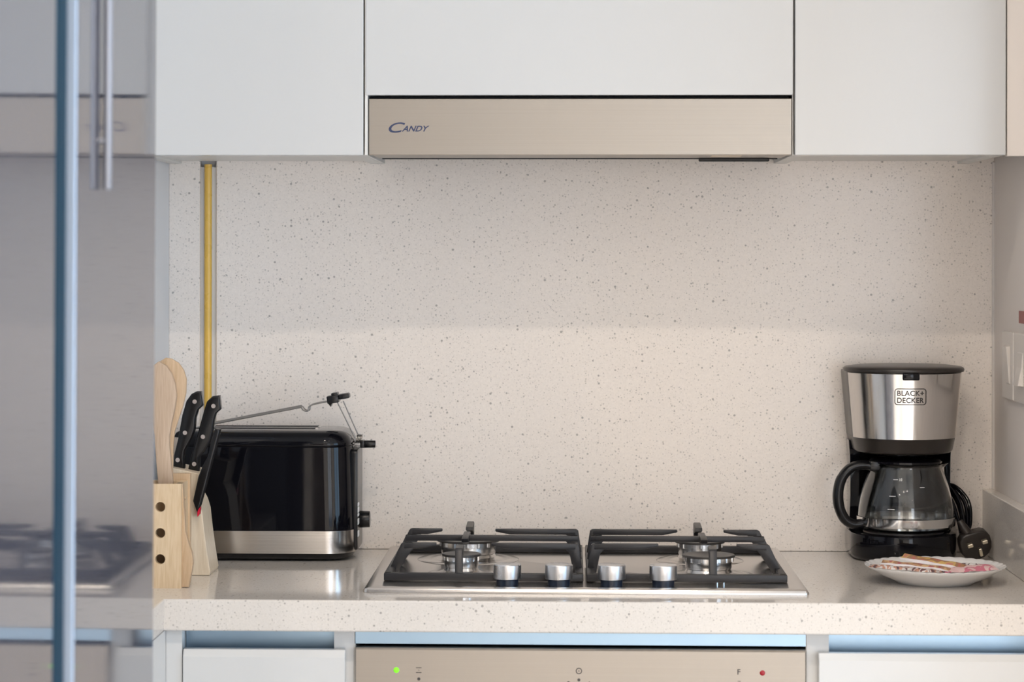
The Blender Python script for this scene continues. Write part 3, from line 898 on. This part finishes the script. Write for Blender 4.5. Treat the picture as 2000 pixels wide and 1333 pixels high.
# ------------------------------------------------------------------ coffee maker
CX, CY = 0.4777, -0.104
t = thing('coffee_maker', 'black and steel drip coffee maker in the worktop corner', 'coffee maker', (CX, CY, WT))


def dring(xa, xb, yb, yc, rx, ry, z, n=40):
    """D-shaped ring: half ellipse towards the viewer, rounded back"""
    out = []
    for k in range(n + 1):
        a = PI + PI * k / n; out.append((CX + rx * math.cos(a), yc + ry * math.sin(a), z))
    for x, y in ((xb, yb - .012), (xb - .004, yb - .003), (xb - .014, yb), (xa + .014, yb), (xa + .004, yb - .003), (xa, yb - .012)):
        out.append((x, y, z))
    return out


def dr(rx, ry, z, yb=-0.021, yc=CY): return dring(CX - rx, CX + rx, yb, yc, rx, ry, z)


bm = B(); loft(bm, [dr(.072, .068, WT + .001), dr(.076, .073, WT + .003), dr(.0785, .0765, WT + .008), dr(.0785, .0765, WT + .034), dr(.0775, .0755, WT + .039), dr(.073, .071, WT + .0408)])
obj('base', bm, 'black_gloss', t, 40)
bm = B(); lathe(bm, [(.060, WT + .0406), (.060, WT + .0425), (.056, WT + .0430)], CX, CY - .002, 40); obj('hot_plate', bm, 'enamel', t, 40)
bm = B()
JX, JY, JR = CX + .0035, -0.107, .0760         # the column wraps round the jug behind it
rings = []
for z, w in ((WT + .040, .0770), (WT + .09, .0750), (WT + .15, .0755), (WT + .175, .0775)):
    ring = [(CX - w, -0.070, z)]
    for k in range(25):
        yy = -0.068
        a0 = PI - math.asin((yy - JY) / JR); a1 = math.asin((yy - JY) / JR)
        a_ = a0 + (a1 - a0) * k / 24
        ring.append((JX + JR * math.cos(a_), JY + JR * math.sin(a_), z))
    ring.append((CX + w, -0.070, z))
    for k in range(6):
        a_ = PI / 2 * k / 5; ring.append((CX + w - .012 + .012 * math.cos(a_), -0.033 + .012 * math.sin(a_), z))
    for k in range(6):
        a_ = PI / 2 + PI / 2 * k / 5; ring.append((CX - w + .012 + .012 * math.cos(a_), -0.033 + .012 * math.sin(a_), z))
    rings.append(ring)
loft(bm, rings); obj('back_column', bm, 'black_gloss', t, 40)
bm = B(); loft(bm, [dr(.060, .058, WT + .1590), dr(.0700, .068, WT + .1610), dr(.0725, .0705, WT + .164), dr(.0765, .0745, WT + .1825), dr(.0770, .0750, WT + .183)])
obj('filter_skirt', bm, 'grey_plastic', t, 40)
bm = B(); loft(bm, [dr(.0765, .0745, WT + .183), dr(.0770, .0752, WT + .1835), dr(.0855, .0835, WT + .279), dr(.0850, .083, WT + .2805)])
obj('filter_housing', bm, 'grey_plastic', t, 40)
# steel sheet wrapped round the housing front
bm = B(); prev = None; A0, A1, N = math.radians(-79), math.radians(78), 64
for k in range(N + 1):
    a = A0 + (A1 - A0) * k / N
    col = []
    for z, rx, ry in ((WT + .1832, .0778, .0762), (WT + .2795, .0863, .0845)):
        col.append((CX + rx * math.sin(a), CY - ry * math.cos(a), z))
    a_, b_ = bm.verts.new(col[0]), bm.verts.new(col[1])
    if prev: bm.faces.new((prev[0], a_, b_, prev[1]))
    prev = (a_, b_)
bmesh.ops.recalc_face_normals(bm, faces=bm.faces)
bmesh.ops.solidify(bm, geom=bm.faces[:], thickness=0.0008)
M['wrap_steel'] = brushed('polished_steel_wrap', (0.68, 0.655, 0.63), 0.13, (500, 500, 6), 0.3, 0.006)
wrap = obj('steel_wrap', bm, 'wrap_steel', t, 40)


def on_wrap(x, z, off=.0006):
    """flat point (metres right of / above the badge centre) laid on the tapered steel sheet"""
    zz = WT + .2310 + z; f = (zz - WT - .1832) / (.2795 - .1832)
    rx = .0778 + (.0863 - .0778) * f + off; ry = .0762 + (.0845 - .0762) * f + off
    a = math.radians(0) + x / rx
    return Vector((CX + rx * math.sin(a), CY - ry * math.cos(a), zz))


BZ = .0157
bm = B()
for s_, zz in (('BLACK+', .0016), ('DECKER', -.0088)):
    tb = text_bm(s_, .0108, 0, .00018, 1.0, 1.05)
    a, b_ = text_span(tb); k = .0395 / (b_ - a)
    for v in tb.verts: v.co = on_wrap(-.01975 + (v.co.x - a) * k, BZ + zz + v.co.y * 0.98)
    merge(bm, tb)
badge_pts = rrect(-.0236, -.0122, .0236, .0122, .0045, 6)
inn = rrect(-.0225, -.0111, .0225, .0111, .0036, 6)


def dens(p):
    out = []
    for i in range(len(p)):
        a, b2 = p[i], p[(i + 1) % len(p)]
        m_ = max(1, int(math.hypot(b2[0] - a[0], b2[1] - a[1]) / .003))
        out += [(a[0] + (b2[0] - a[0]) * k / m_, a[1] + (b2[1] - a[1]) * k / m_) for k in range(m_)]
    return out


def fixed(p, ref):
    out = []
    for i in range(len(ref)):
        a, b2 = ref[i], ref[(i + 1) % len(ref)]
        m_ = max(1, int(math.hypot(b2[0] - a[0], b2[1] - a[1]) / .003))
        c_, d_ = p[i], p[(i + 1) % len(p)]
        out += [(c_[0] + (d_[0] - c_[0]) * k / m_, c_[1] + (d_[1] - c_[1]) * k / m_) for k in range(m_)]
    return out


o_, i_ = dens(badge_pts), fixed(inn, badge_pts)
vo = [bm.verts.new(on_wrap(x, BZ + z)) for x, z in o_]; vi = [bm.verts.new(on_wrap(x, BZ + z)) for x, z in i_]
for k in range(len(vo)):
    j = (k + 1) % len(vo); bm.faces.new((vo[k], vo[j], vi[j], vi[k]))
obj('badge_lettering', bm, 'ink', wrap)
bm = B(); lathe(bm, [(.0835, WT + .2800), (.0890, WT + .2812), (.0900, WT + .2840), (.0892, WT + .2866), (.0860, WT + .2885), (.070, WT + .2905), (.035, WT + .2918)], CX, CY - .001, 64, .925)
lid = obj('lid', bm, 'grey_plastic', t, 50)
bm = B(); tb = B(); box(tb, -.0125, -.0020, -.0065, .0125, .003, .004, .002, 3)
for v in tb.verts:
    p = on_wrap(v.co.x, 0, .0010); v.co = Vector((p.x, CY - .0868 + .0845 * (1 - math.cos(v.co.x / .0845)) + v.co.y, WT + .2775 + v.co.z))
merge(bm, tb); obj('lid_tab', bm, 'black_gloss', lid, 40)

# power cord in a folded bundle, plug standing in the corner with its pins showing
bm = B()
for k, (dx, dy) in enumerate(((0, 0), (.0055, .004), (-.0050, .005), (.001, .009), (.0085, .008))):
    b0 = 1.0 + .16 * (k - 2)
    tube(bm, [(0.535 + dx * .3, -0.030 - dy * .5, 1.000), (0.5505 + dx * 1.2, -0.036 - dy, .9995 + .004 * b0), (0.566 + dx * 1.8, -0.050 - dy, .978 + .004 * b0), (0.5715 + dx * 1.3, -0.066 - dy, .953), (0.570 + dx * .5, -0.080 - dy, .935)], .0030, 8, 6)
obj('power_cord', bm, 'black_gloss', t, 50)
PM = Matrix.Translation((0.5815, -0.118, WT + .0245)) @ Matrix.Rotation(math.radians(14), 4, 'X') @ Matrix.Rotation(math.radians(-14), 4, 'Y') @ Matrix.Rotation(math.radians(6), 4, 'Z')
pl = [(-.0235, .004), (-.0225, .012), (-.017, .0185), (-.011, .0205), (.013, .0205), (.019, .0175), (.0235, .010), (.0245, 0), (.0225, -.009), (.017, -.017), (.009, -.0215), (0, -.023), (-.009, -.0215), (-.017, -.017), (-.0225, -.009)]
bm = B(); prism(bm, pl, 'y', -.010, .010, .003, 3, PM)
tb = B(); tube(tb, [(-.006, .002, .016), (-.010, .004, .028), (-.013, .008, .038)], [.008, .0065, .0045], 12); bmesh.ops.transform(tb, matrix=PM, verts=tb.verts); merge(bm, tb)
plug = obj('plug', bm, 'grey_plastic', t, 50)
for (x, z, w, h) in ((-.0112, .0085, .0080, .0052), (.0112, .0085, .0080, .0052), (.0020, -.0055, .0046, .0120)):
    bm = B(); tb = B(); box(tb, x - w / 2, -.0275, z - h / 2, x + w / 2, -.019, z + h / 2, .0007, 1); bmesh.ops.transform(tb, matrix=PM, verts=tb.verts); merge(bm, tb)
    pin = obj('pin', bm, 'brass', plug)
    bm = B(); tb = B(); box(tb, x - w / 2 - .0001, -.0192, z - h / 2 - .0001, x + w / 2 + .0001, -.0095, z + h / 2 + .0001); bmesh.ops.transform(tb, matrix=PM, verts=tb.verts); merge(bm, tb)

# glass jug standing on the hot plate
GX, GY, GZ = CX + .0035, -0.107, WT + .0432
t = thing('coffee_jug', 'glass coffee jug with black handle standing on the hot plate', 'jug', (GX, GY, GZ))
op = [(.0560, .0002), (.0640, .0015), (.0690, .0060), (.0710, .0140), (.0716, .0230), (.0705, .0360), (.0675, .0520), (.0625, .0690), (.0570, .0840), (.0530, .0935), (.0522, .0970), (.0540, .1000)]
ip = [(r - .0021, z + (.0022 if z < .003 else 0)) for r, z in op][::-1]
bm = B(); n = 72


def jug_r(r, z, a):
    sp_ = max(0, (z - .088) / .012) if z > .088 else 0
    w = math.exp(-((a - 0.05) / 0.20) ** 2)          # pouring lip towards +x
    return r + sp_ * w * .010


rings = []
for r, z in op + ip:
    rings.append([(GX + jug_r(r, z, ((2 * PI * k / n + PI) % (2 * PI)) - PI) * math.cos(2 * PI * k / n), GY + jug_r(r, z, ((2 * PI * k / n + PI) % (2 * PI)) - PI) * math.sin(2 * PI * k / n), GZ + z) for k in range(n)])
loft(bm, rings); obj('glass_bowl', bm, 'glass', t, 60)
bm = B(); lathe(bm, [(.0719, GZ + .0085), (.0728, GZ + .0085), (.0732, GZ + .0130), (.0734, GZ + .0215), (.0723, GZ + .0215), (.0722, GZ + .0130)], GX, GY, 72, closed=True)
obj('steel_ring', bm, 'chrome', t, 40)
bm = B(); lathe(bm, [(.0480, GZ + .0960), (.0495, GZ + .1005), (.0545, GZ + .1015), (.0548, GZ + .1045), (.0510, GZ + .1080), (.0300, GZ + .1100)], GX - .001, GY, 56); obj('jug_lid', bm, 'black_gloss', t, 50)
bm = B(); hy = GY - .020
tube(bm, [(GX - .046, hy, GZ + .0955), (GX - .066, hy - .001, GZ + .0990), (GX - .0850, hy - .002, GZ + .0940), (GX - .0985, hy - .003, GZ + .0780), (GX - .1035, hy - .003, GZ + .0560), (GX - .1010, hy - .003, GZ + .0340), (GX - .0920, hy - .002, GZ + .0170), (GX - .0790, hy - .001, GZ + .0105), (GX - .0660, hy, GZ + .0120)], [.0070, .0072, .0075, .0080, .0082, .0078, .0075, .0075, .0065], 14, 6, ry=.0105)
box(bm, GX - .058, hy - .011, GZ + .0900, GX - .040, hy + .012, GZ + .1060, .003, 3)
obj('handle', bm, 'black_satin', t, 50)


def on_jug(x, z, off=.0007):
    r = 0
    for (r0, z0), (r1, z1) in zip(op, op[1:]):
        if z0 <= z <= z1: r = r0 + (r1 - r0) * (z - z0) / (z1 - z0)
    r += off; a = x / .066
    return Vector((GX + r * math.sin(a), GY - r * math.cos(a), GZ + z))


for x0, x1, z in ((-.0295, -.0215, .0800), (-.0330, -.0235, .0560), (-.0340, -.0240, .0370), (.0130, .0205, .0690)):
    bm = B()
    q = [[bm.verts.new(on_jug(x0 + (x1 - x0) * k / 3, zz)) for k in range(4)] for zz in (z - .0004, z + .0004)]
    for k in range(3): bm.faces.new((q[0][k], q[0][k + 1], q[1][k + 1], q[1][k]))
    obj('level_mark', bm, 'white_print', t)
tb = text_bm('10', .0055, 0, .0001)
for v in tb.verts: v.co = on_jug(-.0200 + v.co.x, .0782 + v.co.y)
obj('level_number', tb, 'white_print', t)

# ------------------------------------------------------------------ plate with drink sachets
PXC, PYC = 0.4850, -0.383
t = thing('plate', 'white scalloped plate holding drink sachets', 'plate', (PXC, PYC, WT))
bm = B(); n = 144
sc = lambda e: (lambda a: 1 + e * abs(math.cos(a * 18)) ** .7)
prof = [(.046, .0005, 0), (.052, .0002, 0), (.055, .0030, 0), (.074, .0110, .003), (.0880, .0190, .008), (.0955, .0232, .014), (.0960, .0246, .014), (.0945, .0248, .013), (.0870, .0206, .008), (.072, .0130, .002), (.052, .0062, 0), (.030, .0055, 0)]
rings = []
for r, z, e in prof:
    rings.append([(PXC + r * (1 + e * (abs(math.cos(9 * 2 * PI * k / n * 2)) ** .8)) * math.cos(2 * PI * k / n), PYC + r * (1 + e * (abs(math.cos(9 * 2 * PI * k / n * 2)) ** .8)) * math.sin(2 * PI * k / n), WT + z + e * .06 * abs(math.cos(18 * 2 * PI * k / n))) for k in range(n)])
loft(bm, rings); obj('dish', bm, 'porcelain', t, 60)


def sachet(label, cx, cy, z, L, W, yaw, pitch, roll, mat, th=.0035):
    bm = B(); nx, ny = 14, 8; top = {}; bot = {}
    for i in range(nx + 1):
        for j in range(ny + 1):
            x, y = -L / 2 + L * i / nx, -W / 2 + W * j / ny
            fx = min(1, min(i, nx - i) / 2.0); fy = math.sin(PI * j / ny)
            h = th * fx * fy ** .6 + .0003
            wv = .0006 * math.sin(i * 1.1 + j)
            top[i, j] = bm.verts.new((x, y, h + wv)); bot[i, j] = bm.verts.new((x, y, -h * .4 + wv))
    for i in range(nx):
        for j in range(ny):
            bm.faces.new((top[i, j], top[i + 1, j], top[i + 1, j + 1], top[i, j + 1])); bm.faces.new((bot[i, j], bot[i, j + 1], bot[i + 1, j + 1], bot[i + 1, j]))
    for i in range(nx):
        bm.faces.new((top[i, 0], bot[i, 0], bot[i + 1, 0], top[i + 1, 0])); bm.faces.new((top[i, ny], top[i + 1, ny], bot[i + 1, ny], bot[i, ny]))
    for j in range(ny):
        bm.faces.new((top[0, j], top[0, j + 1], bot[0, j + 1], bot[0, j])); bm.faces.new((top[nx, j], bot[nx, j], bot[nx, j + 1], top[nx, j + 1]))
    o = obj('drink_sachet', bm, mat, None, 60)
    o.location = (cx, cy, z); o.rotation_euler = (math.radians(roll), math.radians(pitch), math.radians(yaw))
    return tag(o, label, 'sachet')


sachet('brown and silver foil stick sachet at the plate front', 0.4390, -0.4260, WT + .0240, .100, .017, -12, 3, 4, 'sachet_foil', .0025)
sachet('red and gold coffee stick with white edge in the plate middle', 0.4560, -0.4000, WT + .0250, .095, .020, -17, 4, 10, 'sachet_coffee', .0025)
sachet('golden coffee stick lying uppermost across the other sachets', 0.4820, -0.3800, WT + .0285, .090, .023, -27, 6, 14, 'sachet_gold', .0025)
sachet('pink sugar sachet at the plate side near the upstand', 0.5280, -0.4020, WT + .0220, .075, .040, 6, -3, 4, 'sachet_pink', .0025)
sachet('white printed sachet at the back of the plate', 0.5200, -0.3450, WT + .0200, .075, .030, -8, -2, -6, 'sachet_white', .002)

# ------------------------------------------------------------------ right wall: switches and sticker
for ya, yb, lab, big in ((-0.2250, -0.1345, 'ivory wall switch plate nearer the splashback', False), (-0.3240, -0.2335, 'ivory wall switch plate next to the sticker', True)):
    t = thing('wall_switch', lab, 'switch', (XR, (ya + yb) / 2, 1.19))
    bm = B(); box(bm, XR - .0085, ya, 1.1440, XR, yb, 1.2425, .0018, 2); obj('plate', bm, 'switch', t)
    ym = (ya + yb) / 2 - .012
    if not big:
        pts = [(XR - .0082, 1.166), (XR - .0105, 1.168), (XR - .0125, 1.195), (XR - .0150, 1.2210), (XR - .0082, 1.2230)]
        bm = B(); prism(bm, pts, 'y', ym - .014, ym + .014, .0008, 1)
    else:
        pts = [(XR - .0082, 1.168), (XR - .0165, 1.169), (XR - .0110, 1.195), (XR - .0100, 1.2150), (XR - .0082, 1.2165)]
        bm = B(); prism(bm, pts, 'y', ym - .020, ym + .020, .0008, 1)
    obj('rocker', bm, 'switch', t)
bm = B(); box(bm, XR - .0012, -0.292, 1.2565, XR, -0.2325, 1.2742, .0003, 1)
tag(obj('wall_sticker', bm, 'sticker'), 'small brick red sticker on the wall above the switches', 'sticker')

# ------------------------------------------------------------------ tall glossy refrigerator at the left
FX = -0.4655
t = thing('refrigerator', 'tall grey refrigerator with mirror-gloss doors and rod handle', 'refrigerator', (FX, -1.67, 0))
t.rotation_euler = (0, math.radians(0.26), 0)


def fr(name, bm, mat, sm=None, root=None):
    bmesh.ops.transform(bm, matrix=Matrix.Translation((0, 0, -1.25)) , verts=bm.verts) if False else None
    return obj(name, bm, mat, root or t, sm)


FO = -1.25 * math.tan(math.radians(0.26))      # keep the door plane where it is at eye height
t.location.x += FO
fr('cabinet_body', box(B(), FX - .66, -2.12, 0.03, FX - .055, -1.2075, 1.84, .003), 'fridge_side')
fr('door', box(B(), FX - .052, -1.6335, 0.06, FX, -1.2065, 1.84, .0015, 2), 'fridge')
fr('door', box(B(), FX - .060, -2.12, 0.06, FX - .0085, -1.688, 1.84, .0015, 2), 'fridge')
fr('edge_trim', box(B(), FX - .060, -1.6870, 0.06, FX - .0080, -1.6420, 1.84, .0012, 2), 'fridge_trim')['label'] = 'dark teal vertical trim between the doors'
fr('edge_trim', box(B(), FX - .052, -1.6385, 0.06, FX - .0003, -1.6337, 1.84, .0006, 1), 'fridge_edge')['label'] = 'pale aluminium edge of the far door'
bm = B(); hx, hy = FX + .0062, -1.518
cyl(bm, (hx, hy, 1.4135), (hx, hy, 1.83), .0042, 18, None, .0012)
for z in (1.46, 1.80): cyl(bm, (hx, hy, z), (FX - .001, hy, z), .003, 10)
fr('handle', bm, 'handle', 40)
for x in (FX - .60, FX - .10):
    for y in (-2.06, -1.27):
        bm = B(); cyl(bm, (x, y, 0.004), (x, y, 0.032), .018, 14); fr('foot', bm, 'dark', 40)
